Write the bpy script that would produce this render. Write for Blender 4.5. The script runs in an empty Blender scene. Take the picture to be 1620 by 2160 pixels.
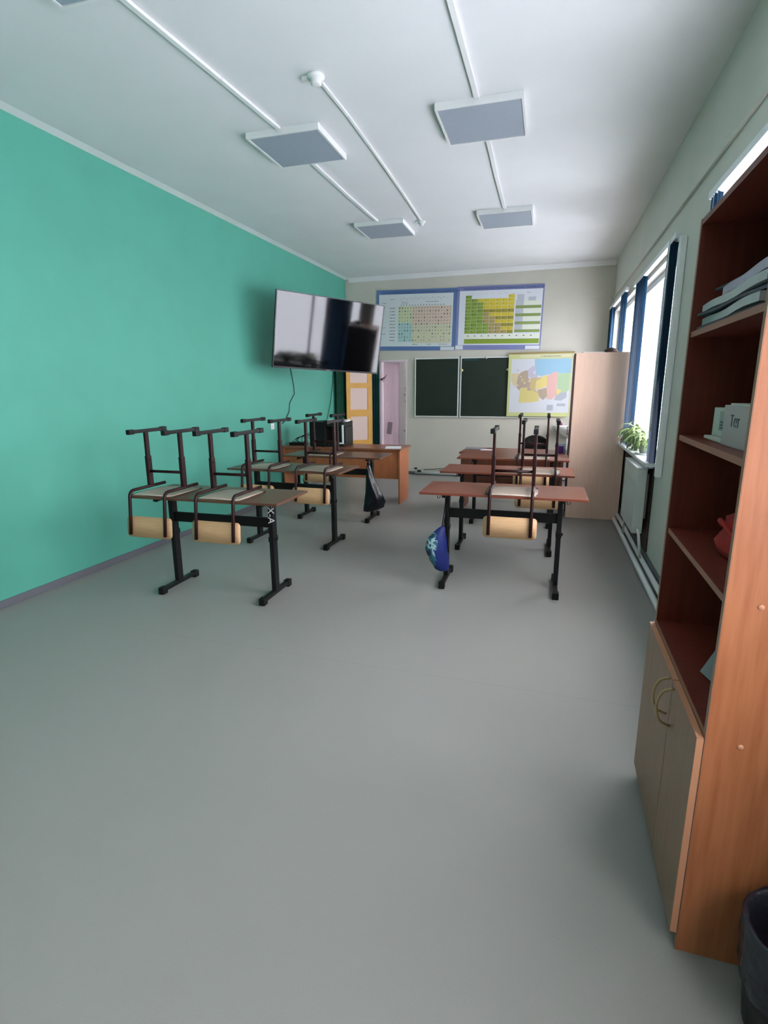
import bpy, bmesh, math, random
from mathutils import Vector, Matrix
random.seed(7)
C = bpy.context.collection
sc = bpy.context.scene
PI = math.pi

# ---------------------------------------------------------------- camera
F_PX = 1141.77
YAW, PITCH, ROLL, CAM_H = 0.30933, -0.22509, -0.00512, 1.5492
Fv = Vector((-math.sin(YAW)*math.cos(PITCH), math.cos(YAW)*math.cos(PITCH), math.sin(PITCH)))
R0 = Vector((math.cos(YAW), math.sin(YAW), 0)); U0 = R0.cross(Fv)
Rv = R0*math.cos(ROLL)+U0*math.sin(ROLL); Uv = -R0*math.sin(ROLL)+U0*math.cos(ROLL)
cam = bpy.data.cameras.new('camera'); camo = bpy.data.objects.new('camera', cam); C.objects.link(camo)
camo.matrix_world = Matrix(((Rv.x, Uv.x, -Fv.x, 0), (Rv.y, Uv.y, -Fv.y, 0), (Rv.z, Uv.z, -Fv.z, CAM_H), (0, 0, 0, 1)))
cam.sensor_fit = 'HORIZONTAL'; cam.sensor_width = 36; cam.lens = F_PX/1620*36
cam.clip_start = 0.05
sc.camera = camo

# ---------------------------------------------------------------- world, exposure
w = bpy.data.worlds.new('overcast_sky'); sc.world = w; w.use_nodes = True
bg = w.node_tree.nodes['Background']
bg.inputs[0].default_value = (0.985, 0.94, 1.03, 1); bg.inputs[1].default_value = 8.0
sc.view_settings.view_transform = 'Standard'; sc.view_settings.look = 'None'
sc.view_settings.gamma = 1; sc.view_settings.use_curve_mapping = False
sc.view_settings.exposure = 1.0
sc.cycles.max_bounces = 12; sc.cycles.diffuse_bounces = 8; sc.cycles.transparent_max_bounces = 12
sc.cycles.use_denoising = True

WALL_M = 0.022; WALL_X0 = 0.705+9.61*WALL_M         # right wall leans slightly: x = WALL_X0 - m*y
WTH = math.atan(WALL_M)
def wall_mat(): return Matrix.Translation((WALL_X0, 0, 0)) @ Matrix.Rotation(WTH, 4, 'Z')
WINDOWS = [(7.15, 9.30, .93, 2.66), (5.02, 6.98, .93, 2.60), (1.75, 4.02, .93, 2.735), (-1.35, 0.95, .93, 2.70)]
def portal(mat, sx, sy):
    l = bpy.data.lights.new('sky_portal', 'AREA'); l.shape = 'RECTANGLE'; l.size = sx; l.size_y = sy
    l.cycles.is_portal = True
    o = bpy.data.objects.new('sky_portal', l); C.objects.link(o); o.matrix_world = mat
for (a, b, z0, z1) in WINDOWS:
    portal(wall_mat() @ Matrix.Translation((.33, (a+b)/2, (z0+z1)/2)) @ Matrix.Rotation(PI/2, 4, 'Y') @ Matrix.Rotation(0, 4, 'Z'), z1-z0, b-a)

# ---------------------------------------------------------------- helpers
def s2l(c):
    out = []
    for v in c:
        v /= 255.0
        out.append(v/12.92 if v <= .04045 else ((v+.055)/1.055)**2.4)
    return out
def mat(name, rgb, rough=.6, metal=0, spec=.5, var=.0, scale=30, bump=0.0, stretch=None, rgb2=None, coat=0, emit=None):
    m = bpy.data.materials.new(name); m.use_nodes = True
    nt = m.node_tree; b = nt.nodes['Principled BSDF']
    c = s2l(rgb)
    b.inputs['Base Color'].default_value = (*c, 1); b.inputs['Roughness'].default_value = rough
    b.inputs['Metallic'].default_value = metal; b.inputs['Specular IOR Level'].default_value = spec
    b.inputs['Coat Weight'].default_value = coat
    if var or rgb2 or bump:
        tc = nt.nodes.new('ShaderNodeTexCoord'); mp = nt.nodes.new('ShaderNodeMapping')
        if stretch: mp.inputs['Scale'].default_value = stretch
        nz = nt.nodes.new('ShaderNodeTexNoise'); nz.inputs['Scale'].default_value = scale; nz.inputs['Detail'].default_value = 5
        nt.links.new(tc.outputs['Object'], mp.inputs[0]); nt.links.new(mp.outputs[0], nz.inputs['Vector'])
        if var or rgb2:
            cr = nt.nodes.new('ShaderNodeValToRGB')
            c2 = s2l(rgb2) if rgb2 else [min(1, x*(1+var)) for x in c]
            c1 = c if rgb2 else [x*(1-var) for x in c]
            cr.color_ramp.elements[0].position = .32; cr.color_ramp.elements[1].position = .68
            cr.color_ramp.elements[0].color = (*c1, 1); cr.color_ramp.elements[1].color = (*c2, 1)
            nt.links.new(nz.outputs['Fac'], cr.inputs[0]); nt.links.new(cr.outputs[0], b.inputs['Base Color'])
        if bump:
            bp = nt.nodes.new('ShaderNodeBump'); bp.inputs['Strength'].default_value = bump; bp.inputs['Distance'].default_value = .002
            nt.links.new(nz.outputs['Fac'], bp.inputs['Height']); nt.links.new(bp.outputs[0], b.inputs['Normal'])
    return m
def noisebm(): return bmesh.new()
def box(bm, x0, x1, y0, y1, z0, z1, bev=0.0, mi=0, M=None):
    t = bmesh.new(); bmesh.ops.create_cube(t, size=1)
    for v in t.verts: v.co = Vector(((x0+x1)/2+v.co.x*(x1-x0), (y0+y1)/2+v.co.y*(y1-y0), (z0+z1)/2+v.co.z*(z1-z0)))
    if bev: bmesh.ops.bevel(t, geom=t.edges[:], offset=bev, segments=2, profile=.6, affect='EDGES')
    merge(bm, t, mi, M)
def merge(bm, t, mi=0, M=None):
    vs = [bm.verts.new(M @ v.co if M else v.co) for v in t.verts]
    t.verts.index_update()
    for f in t.faces:
        try:
            nf = bm.faces.new([vs[v.index] for v in f.verts]); nf.material_index = mi; nf.smooth = f.smooth
        except ValueError: pass
    t.free()
def tube(bm, pts, r, n=10, mi=0, cap=True, flat=1.0, radii=None):
    pts = [Vector(p) for p in pts]; rings = []
    up = Vector((0, 0, 1))
    for i, p in enumerate(pts):
        d = (pts[min(i+1, len(pts)-1)]-pts[max(i-1, 0)]).normalized()
        if i == 0:
            a = up if abs(d.dot(up)) < .9 else Vector((1, 0, 0)); u = (a-d*a.dot(d)).normalized()
        else:
            u = (u-d*u.dot(d)).normalized()
        v = d.cross(u); rr = radii[i] if radii else r
        rings.append([bm.verts.new(p+u*math.cos(2*PI*k/n)*rr+v*math.sin(2*PI*k/n)*rr*flat) for k in range(n)])
    for a, b in zip(rings, rings[1:]):
        for k in range(n):
            f = bm.faces.new((a[k], a[(k+1) % n], b[(k+1) % n], b[k])); f.smooth = True; f.material_index = mi
    if cap:
        bm.faces.new(rings[0][::-1]).material_index = mi; bm.faces.new(rings[-1]).material_index = mi
def lathe(bm, prof, n=28, cx=0, cy=0, mi=0, cap0=False, cap1=False):
    rings = [[bm.verts.new((cx+r*math.cos(2*PI*k/n), cy+r*math.sin(2*PI*k/n), z)) for k in range(n)] for r, z in prof]
    for a, b in zip(rings, rings[1:]):
        for k in range(n):
            f = bm.faces.new((a[k], a[(k+1) % n], b[(k+1) % n], b[k])); f.smooth = True; f.material_index = mi
    if cap0: bm.faces.new(rings[0][::-1]).material_index = mi
    if cap1: bm.faces.new(rings[-1]).material_index = mi
def roundslab(bm, w, d, t, r, M, nseg=5, bend=0.0, mi=0, nx=9):
    """rounded rectangle w x d with thickness t in its local xy plane, bent by a parabola along x; M maps to place"""
    outl = []
    for (sx, sy, a0) in ((1, 1, 0), (-1, 1, PI/2), (-1, -1, PI), (1, -1, 1.5*PI)):
        for k in range(nseg+1):
            a = a0+PI/2*k/nseg
            outl.append((sx*(w/2-r)+r*math.cos(a), sy*(d/2-r)+r*math.sin(a)))
    # column strips between matching left/right outline pairs
    xs = sorted(set([round(p[0], 5) for p in outl]+[(-w/2+r)+(w-2*r)*k/nx for k in range(1, nx)]))
    def ymax(x):
        ax = abs(x)
        return d/2 if ax <= w/2-r else d/2-r+math.sqrt(max(0, r*r-(ax-(w/2-r))**2))
    def zb(x): return bend*(1-(2*x/w)**2)
    cols = []
    for x in xs:
        y = max(ymax(x), 1e-4)
        cols.append([bm.verts.new(M @ Vector((x, y, zb(x)+t/2))), bm.verts.new(M @ Vector((x, -y, zb(x)+t/2))),
                     bm.verts.new(M @ Vector((x, -y, zb(x)-t/2))), bm.verts.new(M @ Vector((x, y, zb(x)-t/2)))])
    for a, b in zip(cols, cols[1:]):
        for k in range(4):
            f = bm.faces.new((a[k], a[(k+1) % 4], b[(k+1) % 4], b[k])); f.material_index = mi; f.smooth = (k in (0, 2))
    bm.faces.new(cols[0][::-1]).material_index = mi; bm.faces.new(cols[-1]).material_index = mi
def obj(name, bm, m, parent=None):
    bmesh.ops.recalc_face_normals(bm, faces=bm.faces[:])
    me = bpy.data.meshes.new(name); bm.to_mesh(me); bm.free()
    for mm in (m if isinstance(m, (list, tuple)) else [m]): me.materials.append(mm)
    o = bpy.data.objects.new(name, me); C.objects.link(o)
    if parent: o.parent = parent
    return o
def bobj(name, m, parent, *boxes, bev=0.0):
    bm = bmesh.new()
    for b in boxes: box(bm, *b, bev=bev)
    return obj(name, bm, m, parent)
def tag(o, label, cat, group=None):
    o['label'] = label; o['category'] = cat
    if group: o['group'] = group
    return o
def thing(name, label, cat, loc=(0, 0, 0), rz=0, group=None, M=None):
    o = bpy.data.objects.new(name, None); C.objects.link(o); o.empty_display_size = .1
    if M is not None: o.matrix_world = M
    else: o.location = loc; o.rotation_euler = (0, 0, rz)
    return tag(o, label, cat, group)
def struct(name, bm, m, parent=None, M=None):
    o = obj(name, bm, m, parent)
    if not parent: o['kind'] = 'structure'
    if M is not None: o.matrix_world = M
    return o
def dup(root, loc, rz, label, group=None):
    r = root.copy(); C.objects.link(r); r.location = loc; r.rotation_euler = (0, 0, rz)
    r['label'] = label
    if group: r['group'] = group
    for ch in list(root.children):
        c = ch.copy(); C.objects.link(c); c.parent = r
        for g in list(ch.children):
            d = g.copy(); C.objects.link(d); d.parent = c
    return r
def bez(p0, p1, p2, p3, n):
    out = []
    for i in range(n+1):
        t = i/n
        out.append(tuple((1-t)**3*a+3*(1-t)**2*t*b+3*(1-t)*t*t*c+t**3*d for a, b, c, d in zip(p0, p1, p2, p3)))
    return out

# ---------------------------------------------------------------- materials
m_ceil = mat('ceiling_paint', (222, 224, 226), .8, var=.02, scale=2)
m_green = mat('teal_paint', (80, 163, 143), .65, var=.035, scale=3, bump=.25)
m_cream = mat('cream_paint', (196, 193, 182), .7, var=.03, scale=2)
m_rwall = mat('pale_paint', (204, 202, 194), .7, var=.03, scale=2)
m_white = mat('white_trim', (226, 228, 228), .5)
m_pvc = mat('white_pvc', (228, 230, 234), .35)
m_base = mat('grey_skirting', (98, 100, 106), .5)
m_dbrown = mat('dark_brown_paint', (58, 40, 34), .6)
m_black = mat('black_metal', (15, 15, 17), .45, spec=.3, var=.1)
m_cap = mat('black_plastic', (13, 13, 14), .55, spec=.3)
m_maroon = mat('maroon_metal', (38, 8, 11), .42, spec=.3, var=.12, scale=10)
m_ply = mat('birch_ply', (208, 168, 126), .5, rgb2=(198, 157, 114), scale=8, stretch=(1, 8, 8))
m_plys = mat('birch_seat', (236, 220, 204), .3, rgb2=(222, 202, 184), scale=8, stretch=(1, 8, 8))
m_desk = mat('desk_laminate', (112, 58, 44), .32, rgb2=(126, 68, 50), scale=6, stretch=(1, 14, 14), spec=.4)
m_deskb = mat('brown_desk_laminate', (92, 62, 48), .32, rgb2=(104, 72, 56), scale=6, stretch=(1, 14, 14), spec=.25)
m_edge = mat('dark_edge_band', (74, 40, 32), .5)
m_tw = mat('teacher_desk_wood', (158, 92, 56), .42, rgb2=(172, 104, 64), scale=6, stretch=(2, 14, 1))
m_tw2 = mat('mahogany_laminate', (112, 60, 44), .4, rgb2=(126, 70, 50), scale=6, stretch=(2, 14, 1))
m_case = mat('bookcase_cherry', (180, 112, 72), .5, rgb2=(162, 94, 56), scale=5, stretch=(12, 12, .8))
m_caseshade = mat('bookcase_shaded_cherry', (112, 46, 28), .5, rgb2=(98, 38, 24), scale=5, stretch=(12, 12, .8))  # same cherry wood, darkened to hold the shade inside the shelves
m_door = mat('bookcase_door_laminate', (150, 112, 92), .5, rgb2=(138, 102, 82), scale=6, stretch=(12, 12, .8))
m_dedge = mat('door_edge_band', (196, 138, 104), .45)
m_beech = mat('beech_laminate', (250, 212, 190), .45, rgb2=(243, 203, 179), scale=5, stretch=(12, 12, .7))
m_dcab = mat('dark_cabinet_front', (72, 46, 38), .5)
m_chrome = mat('brass_handle', (176, 150, 108), .35, metal=.5)
m_diff = mat('lamp_diffuser', (158, 168, 182), .45, var=.02, scale=60)
m_blue = mat('blind_fabric', (52, 92, 124), .75, var=.08, scale=20)
def translucent(m, fac, rgb):
    nt = m.node_tree; o_ = nt.nodes['Material Output']; b = nt.nodes['Principled BSDF']; tr = nt.nodes.new('ShaderNodeBsdfTranslucent'); mx = nt.nodes.new('ShaderNodeMixShader')
    tr.inputs[0].default_value = (*s2l(rgb), 1); mx.inputs[0].default_value = fac
    nt.links.new(b.outputs[0], mx.inputs[1]); nt.links.new(tr.outputs[0], mx.inputs[2]); nt.links.new(mx.outputs[0], o_.inputs[0])
translucent(m_blue, .35, (60, 110, 150))
m_blueL = mat('blind_fabric_pale', (120, 150, 170), .7)
m_tv = mat('tv_screen', (6, 6, 8), .06, spec=.55)
m_tvb = mat('tv_bezel', (14, 14, 16), .3)
m_board = mat('chalkboard_green', (20, 34, 24), .55, var=.12, scale=4)
m_paper = mat('white_paper', (232, 232, 236), .7)
m_gpaper = mat('grey_paper', (120, 122, 128), .7)
m_dgreen = mat('dark_green_cloth', (16, 84, 62), .85, var=.08, scale=12)
m_teal = mat('dark_teal_cloth', (10, 74, 74), .85, var=.08, scale=12)
m_yellow = mat('yellow_door_paint', (206, 152, 52), .5, var=.06, scale=6)
m_pinkp = mat('pale_door_panel', (216, 192, 182), .6)
m_pink = mat('pink_room_paint', (216, 202, 208), .75, var=.03, scale=3)
m_pinkc = mat('pink_curtain_cloth', (210, 192, 200), .8, var=.03, scale=5)
m_snow = mat('snow', (235, 238, 242), .9)
m_cable = mat('cable_rubber', (16, 34, 32), .6)
m_leaf = mat('leaf_green', (70, 96, 50), .5, rgb2=(110, 134, 78), scale=14)
m_leafp = mat('leaf_pale', (168, 186, 132), .5, rgb2=(140, 160, 104), scale=14)
m_porc = mat('white_ceramic', (232, 232, 232), .2)
m_navy = mat('navy_polythene', (10, 10, 20), .25, spec=.5)
m_blueny = mat('blue_nylon', (9, 32, 104), .6, var=.12, scale=14)
m_purple = mat('purple_plastic', (104, 40, 140), .5)
m_red = mat('red_cloth', (178, 40, 34), .8, var=.15, scale=10)
m_bin = mat('black_bin', (14, 15, 18), .5)
m_graym = mat('grey_metal', (120, 124, 128), .4, metal=.6)
m_radw = mat('radiator_enamel', (206, 210, 206), .4)
m_board_f = mat('aluminium_frame', (214, 218, 214), .35)

def glass_mat():
    m = bpy.data.materials.new('window_glass'); m.use_nodes = True; nt = m.node_tree; nt.nodes.clear()
    o = nt.nodes.new('ShaderNodeOutputMaterial'); t = nt.nodes.new('ShaderNodeBsdfTransparent'); g = nt.nodes.new('ShaderNodeBsdfGlossy')
    g.inputs['Roughness'].default_value = .02; 
    mx = nt.nodes.new('ShaderNodeMixShader'); t.inputs[0].default_value = (.95, .97, .96, 1)
    mx.inputs[0].default_value = .05; nt.links.new(t.outputs[0], mx.inputs[1]); nt.links.new(g.outputs[0], mx.inputs[2]); nt.links.new(mx.outputs[0], o.inputs[0])
    return m
m_glass = glass_mat()
def film_mat():
    m = bpy.data.materials.new('bin_liner_film'); m.use_nodes = True; nt = m.node_tree; b = nt.nodes['Principled BSDF']
    b.inputs['Base Color'].default_value = (.03, .03, .045, 1); b.inputs['Roughness'].default_value = .18; b.inputs['Alpha'].default_value = .78
    tc = nt.nodes.new('ShaderNodeTexCoord'); nz = nt.nodes.new('ShaderNodeTexNoise'); nz.inputs['Scale'].default_value = 28; bp = nt.nodes.new('ShaderNodeBump')
    bp.inputs['Distance'].default_value = .01; nt.links.new(tc.outputs['Object'], nz.inputs['Vector']); nt.links.new(nz.outputs[0], bp.inputs['Height']); nt.links.new(bp.outputs[0], b.inputs['Normal'])
    return m
m_film = film_mat()
def floor_mat():
    m = mat('grey_linoleum', (142, 141, 137), .42, var=.035, scale=240, spec=.35)
    nt = m.node_tree; b = nt.nodes['Principled BSDF']
    src = b.inputs['Base Color'].links[0].from_socket
    tc = nt.nodes.new('ShaderNodeTexCoord'); sp = nt.nodes.new('ShaderNodeSeparateXYZ'); nt.links.new(tc.outputs['Object'], sp.inputs[0])
    ad = nt.nodes.new('ShaderNodeMath'); ad.operation = 'SUBTRACT'; ad.inputs[1].default_value = 2.665; nt.links.new(sp.outputs['Y'], ad.inputs[0])
    ab = nt.nodes.new('ShaderNodeMath'); ab.operation = 'ABSOLUTE'; nt.links.new(ad.outputs[0], ab.inputs[0])
    lt = nt.nodes.new('ShaderNodeMath'); lt.operation = 'LESS_THAN'; lt.inputs[1].default_value = .0012; nt.links.new(ab.outputs[0], lt.inputs[0])
    big = nt.nodes.new('ShaderNodeTexNoise'); big.inputs['Scale'].default_value = 1.3; nt.links.new(tc.outputs['Object'], big.inputs['Vector'])
    mr = nt.nodes.new('ShaderNodeMapRange'); mr.inputs[3].default_value = .95; mr.inputs[4].default_value = 1.04; nt.links.new(big.outputs[0], mr.inputs[0])
    vm = nt.nodes.new('ShaderNodeVectorMath'); vm.operation = 'SCALE'; nt.links.new(src, vm.inputs[0]); nt.links.new(mr.outputs[0], vm.inputs['Scale'])
    mx = nt.nodes.new('ShaderNodeMixRGB'); mx.inputs[2].default_value = (*s2l((120, 124, 122)), 1)
    nt.links.new(lt.outputs[0], mx.inputs[0]); nt.links.new(vm.outputs[0], mx.inputs[1]); nt.links.new(mx.outputs[0], b.inputs['Base Color'])
    return m
m_floor = floor_mat()

# ---------------------------------------------------------------- room shell
XL = -3.775; YB = 9.611; H = 3.445; Y0 = -3.4; WT = .35
bm = bmesh.new(); box(bm, -5.2, 1.4, Y0-.3, 12.0, -.12, 0); struct('floor', bm, m_floor)
bm = bmesh.new(); box(bm, -5.2, 1.4, Y0-.3, 12.0, H, H+.2); struct('ceiling', bm, m_ceil)
bm = bmesh.new(); box(bm, XL-.25, XL, Y0, 11.6, 0, 3.425); box(bm, XL-.25, XL, Y0, 11.6, 3.425, H, mi=1)
struct('wall_left', bm, [m_green, m_white])
# white coving strip along the left wall
bm = bmesh.new(); ys = (Y0, YB); pr_ = [(XL+.002, 3.425), (XL+.075, H-.002), (XL+.002, H-.002)]
vs = [[bm.verts.new((x, y, z)) for x, z in pr_] for y in ys]
for k in range(3): bm.faces.new((vs[0][k], vs[0][(k+1) % 3], vs[1][(k+1) % 3], vs[1][k]))
struct('trim_1', bm, m_white)
# right wall with window openings (local frame: x outward, y along)
bm = bmesh.new(); cuts = sorted(WINDOWS); y = Y0
for (a, b, z0, z1) in cuts:
    box(bm, 0, WT, y, a, 0, H); box(bm, 0, WT, a, b, 0, z0); box(bm, 0, WT, a, b, z1, H); y = b
box(bm, 0, WT, y, 11.6, 0, H)
struct('wall_right', bm, m_rwall, M=wall_mat())
# back wall with a doorway (x -3.17..-2.63) and the yellow door's opening (x -3.55..-3.24)
DX0, DX1, DZ = -3.130, -2.633, 2.025
bm = bmesh.new()
box(bm, XL, DX0, YB, YB+.14, 0, H); box(bm, DX1, WALL_X0-YB*WALL_M+.01, YB, YB+.14, 0, H); box(bm, DX0, DX1, YB, YB+.14, DZ, H)
struct('wall_back', bm, m_cream)
bm = bmesh.new(); box(bm, XL-.25, 1.3, Y0-.25, Y0, 0, H); struct('wall_near', bm, m_cream)
# coving at the back wall
bm = bmesh.new(); vs = [[bm.verts.new((x, y, z)) for y, z in ((YB-.002, H-.07), (YB-.07, H-.002), (YB-.002, H-.002))] for x in (XL+.07, .70)]
for k in range(3): bm.faces.new((vs[0][k], vs[0][(k+1) % 3], vs[1][(k+1) % 3], vs[1][k]))
struct('trim_2', bm, m_ceil)
bm = bmesh.new(); box(bm, XL, XL+.014, Y0, YB, 0, .058, bev=.004); struct('baseboard_left', bm, m_base)
bm = bmesh.new(); box(bm, -.014, -.001, Y0, YB, 0, .125); struct('baseboard_right', bm, m_base, M=wall_mat())
bm = bmesh.new(); box(bm, DX1+.02, .68, YB-.012, YB, 0, .05); struct('baseboard_back', bm, m_base)
# doorway trim
bm = bmesh.new(); box(bm, DX0-.005, DX0+.03, YB-.012, YB+.15, 0, DZ+.0); box(bm, DX1-.02, DX1+.003, YB-.006, YB+.15, 0, DZ)
box(bm, DX0-.02, DX1+.01, YB-.012, YB+.15, DZ-.02, DZ+.015)
struct('trim_3', bm, m_pink)
# small pink room beyond the doorway, lit through an unseen window added for it
PW = (-2.35, -1.15, .9, 2.3)
bm = bmesh.new(); PY = 11.3
box(bm, -4.05, PW[0], PY, PY+.3, 0, H); box(bm, PW[1], 1.2, PY, PY+.3, 0, H); box(bm, PW[0], PW[1], PY, PY+.3, 0, PW[2]); box(bm, PW[0], PW[1], PY, PY+.3, PW[3], H)
box(bm, -.9, -.8, YB+.14, PY, 0, H); box(bm, -3.93, -3.88, YB+.14, PY, 0, H); box(bm, -3.93, -3.75, YB+.1, YB+.15, 0, H)
struct('wall_annex', bm, m_pink)
portal(Matrix.Translation(((PW[0]+PW[1])/2, PY+.32, 1.6)) @ Matrix.Rotation(-PI/2, 4, 'X'), PW[1]-PW[0], PW[3]-PW[2])
# snow outside
bm = bmesh.new(); box(bm, 1.5, 60, -40, 60, -1.3, -1.0); tag(obj('snow_ground', bm, m_snow), 'flat snow covered yard outside the windows', 'snow')['kind'] = 'structure'

# ---------------------------------------------------------------- windows
def make_window(i, a, b, z0, z1, M, d=.14):
    bm = bmesh.new()
    for (p, q, r_, s) in ((a, b, z0, z0+.06), (a, b, z1-.06, z1), (a, a+.06, z0+.06, z1-.06), (b-.06, b, z0+.06, z1-.06)):
        box(bm, d, d+.06, p, q, r_, s, bev=.004)
    w_ = struct('window_%d' % i, bm, m_pvc, M=M)
    n = 3 if b-a > 2.0 else 2
    for k in range(1, n):
        y = a+(b-a)*k/n; bm = bmesh.new(); box(bm, d+.012, d+.048, y-.025, y+.025, z0+.06, z1-.06); obj('mullion', bm, m_pvc, w_)
    for k in range(n):
        y0 = a+(b-a)*k/n+.04; y1 = a+(b-a)*(k+1)/n-.04
        bm = bmesh.new(); box(bm, d+.02, d+.026, y0, y1, z0+.05, z1-.05); obj('pane', bm, m_glass, w_)
    bm = bmesh.new(); box(bm, -.10 if i == 2 else -.055, d, a-.03 if i != 2 else a-.1, b+.03, z0-.032, z0-.002, bev=.004); obj('sill', bm, m_white, w_)
    return w_
for i, (a, b, z0, z1) in enumerate(WINDOWS): make_window(i+1, a, b, z0, z1, wall_mat(), d=.07 if i < 2 else .14)
bm = bmesh.new()
for bb in ((PW[0], PW[1], PW[2], PW[2]+.06), (PW[0], PW[1], PW[3]-.06, PW[3]), (PW[0], PW[0]+.06, PW[2]+.06, PW[3]-.06), (PW[1]-.06, PW[1], PW[2]+.06, PW[3]-.06)):
    box(bm, bb[0], bb[1], PY+.1, PY+.16, bb[2], bb[3])
wa = struct('window_6', bm, m_pvc)  # window added out of view to light the pink room
bm = bmesh.new(); box(bm, PW[0]+.05, PW[1]-.05, PY+.12, PY+.126, PW[2]+.05, PW[3]-.05); obj('pane', bm, m_glass, wa)

# vertical blinds: head rail, vanes stacked at both sides, cord
slat_me = {}
def make_blind(label, ya, yb, ztop, zbot, near, far, off=.042, cord=True):
    root = thing('vertical_blind', label, 'blind', M=wall_mat(), group='blue vertical blinds at the windows')
    bm = bmesh.new(); box(bm, -off-.022, -off+.022, ya, yb, ztop-.03, ztop+.012, bev=.004); obj('head_rail', bm, m_pvc, root)
    for y in (ya+.15, (ya+yb)/2, yb-.15):
        bm = bmesh.new(); box(bm, -off-.01, -.001, y-.012, y+.012, ztop-.012, ztop+.016); obj('wall_bracket', bm, m_white, root)
    key = round(ztop-zbot, 3)
    if key not in slat_me:
        bm = bmesh.new(); h = ztop-zbot-.04; n = 5
        rows = []
        for zz in (0, -h):
            rows.append([bm.verts.new((.031*math.sin(t*1.2)/math.sin(1.2), .007*(1-(t)**2), zz)) for t in [-1+2*k/n for k in range(n+1)]])
        for k in range(n):
            f = bm.faces.new((rows[0][k], rows[0][k+1], rows[1][k+1], rows[1][k])); f.smooth = True
        me = bpy.data.meshes.new('slat'); bmesh.ops.solidify(bm, geom=bm.faces[:], thickness=.0012); bm.to_mesh(me); bm.free(); me.materials.append(m_blue); slat_me[key] = me
    for (y0, y1, n) in (near, far):
        for k in range(n):
            o = bpy.data.objects.new('slat', slat_me[key]); C.objects.link(o); o.parent = root
            o.location = (-off, y0+(y1-y0)*k/max(1, n-1), ztop-.035); o.rotation_euler = (0, 0, random.uniform(-.12, .12)+.75)
    if cord:
        bm = bmesh.new(); yc = ya+.035
        tube(bm, [(-off-.05, yc+.012, ztop-.03), (-off-.052, yc+.02, 1.6), (-off-.052, yc+.016, 1.25), (-off-.05, yc, 1.19), (-off-.052, yc-.02, 1.25), (-off-.052, yc-.026, 1.6), (-off-.05, yc-.012, ztop-.03)], .0025, 6)
        obj('cord', bm, m_white, root)
    return root
make_blind('blue vertical blind on the window above the potted plant, vanes drawn to both sides', 4.86, 6.98, 2.66, .88, (4.94, 5.13, 10), (6.30, 6.765, 17))
make_blind('blue vertical blind on the far window, partly hidden by the tall pale cabinet', 7.68, 9.55, 2.735, .95, (7.76, 8.08, 9), (9.12, 9.45, 10), cord=False)
make_blind('blind rail glimpsed above the top of the open bookcase', 2.30, 3.98, 2.66, .95, (2.34, 2.46, 4), (3.80, 3.92, 4), cord=False)
# cord weight box and the vertical white duct beside the near blind
M = wall_mat()
t = bobj('cord_tensioner', m_pvc, None, (-.035, -.001, 4.80, 4.855, 1.05, 1.19), bev=.004); t.matrix_world = M
tag(t, 'small pale plastic box on the wall beside the blue blind cord', 'box')
t = bobj('vertical_cable_duct', m_white, None, (-.05, -.001, 4.735, 4.79, .84, 2.62), bev=.01); t.matrix_world = M
tag(t, 'vertical white plastic duct on the wall at the near edge of the blue blind', 'duct')

# ---------------------------------------------------------------- ceiling lamps, ducts, detectors
def make_panel():
    t = thing('ceiling_lamp', 'x', 'ceiling lamp', group='square ceiling light panels, switched off')
    bm = bmesh.new(); a = .2975
    for (x0, x1, y0, y1) in ((-a, a, -a, -a+.016), (-a, a, a-.016, a), (-a, -a+.016, -a+.016, a-.016), (a-.016, a, -a+.016, a-.016)):
        box(bm, x0, x1, y0, y1, -.045, -.001)
    obj('frame', bm, m_white, t)
    bm = bmesh.new(); box(bm, -a+.02, a-.02, -a+.02, a-.02, -.041, -.025); obj('diffuser', bm, m_diff, t)
    return t
p0 = make_panel()
spots = [(-.653, 4.437, 'large-looking ceiling light panel nearest on the right-hand run, above the right desk row'), (-.712, 6.838, 'far ceiling light panel on the right-hand run'),
         (-2.112, 4.417, 'middle ceiling light panel of the left-hand run, between two duct lengths'), (-2.148, 6.832, 'far ceiling light panel on the left-hand run, at the end of its duct'),
         (-2.19, 2.27, 'ceiling light panel cut off by the top edge of the photo at left')]
for i, (x, y, lb) in enumerate(spots):
    if i == 0: p0.location = (x, y, H); p0.rotation_euler = (0, 0, .02); p0['label'] = lb
    else: dup(p0, (x, y, H), .02, lb)
def duct(name, pts, wdt, hgt, label, cat='cable duct', m=m_white):
    bm = bmesh.new()
    for (x0, y0), (x1, y1) in zip(pts, pts[1:]):
        d = Vector((x1-x0, y1-y0, 0)); L = d.length; ang = math.atan2(d.y, d.x)
        box(bm, 0, L-.003, -wdt/2, wdt/2, -hgt, -.001, bev=.003, M=Matrix.Translation((x0, y0, H)) @ Matrix.Rotation(ang, 4, 'Z'))
    return tag(obj(name, bm, m), label, cat, 'white cable ducts on the ceiling')
duct('cable_duct', [(-.60, -1.2), (-.64, 2.2), (-.655, 4.13)], .034, .02, 'white ceiling duct running toward the camera from the nearest right-hand light panel')
duct('cable_duct', [(-.662, 4.745), (-.685, 5.6), (-.70, 6.53)], .034, .02, 'short white ceiling duct joining the two right-hand light panels')
duct('cable_duct', [(-2.19, 2.575), (-2.15, 3.4), (-2.12, 4.11)], .034, .02, 'white ceiling duct joining the top-left panel and the middle left-hand panel')
duct('cable_duct', [(-2.15, 4.725), (-2.16, 5.6), (-2.152, 6.525)], .034, .02, 'white ceiling duct joining the middle and far left-hand light panels')
duct('cable_duct', [(-1.566, 3.64), (-1.562, 4.1), (-1.576, 4.57), (-1.60, 5.3), (-1.64, 6.2), (-1.663, 6.66)], .022, .016, 'thin wavy white duct between the two ceiling detectors')
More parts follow.
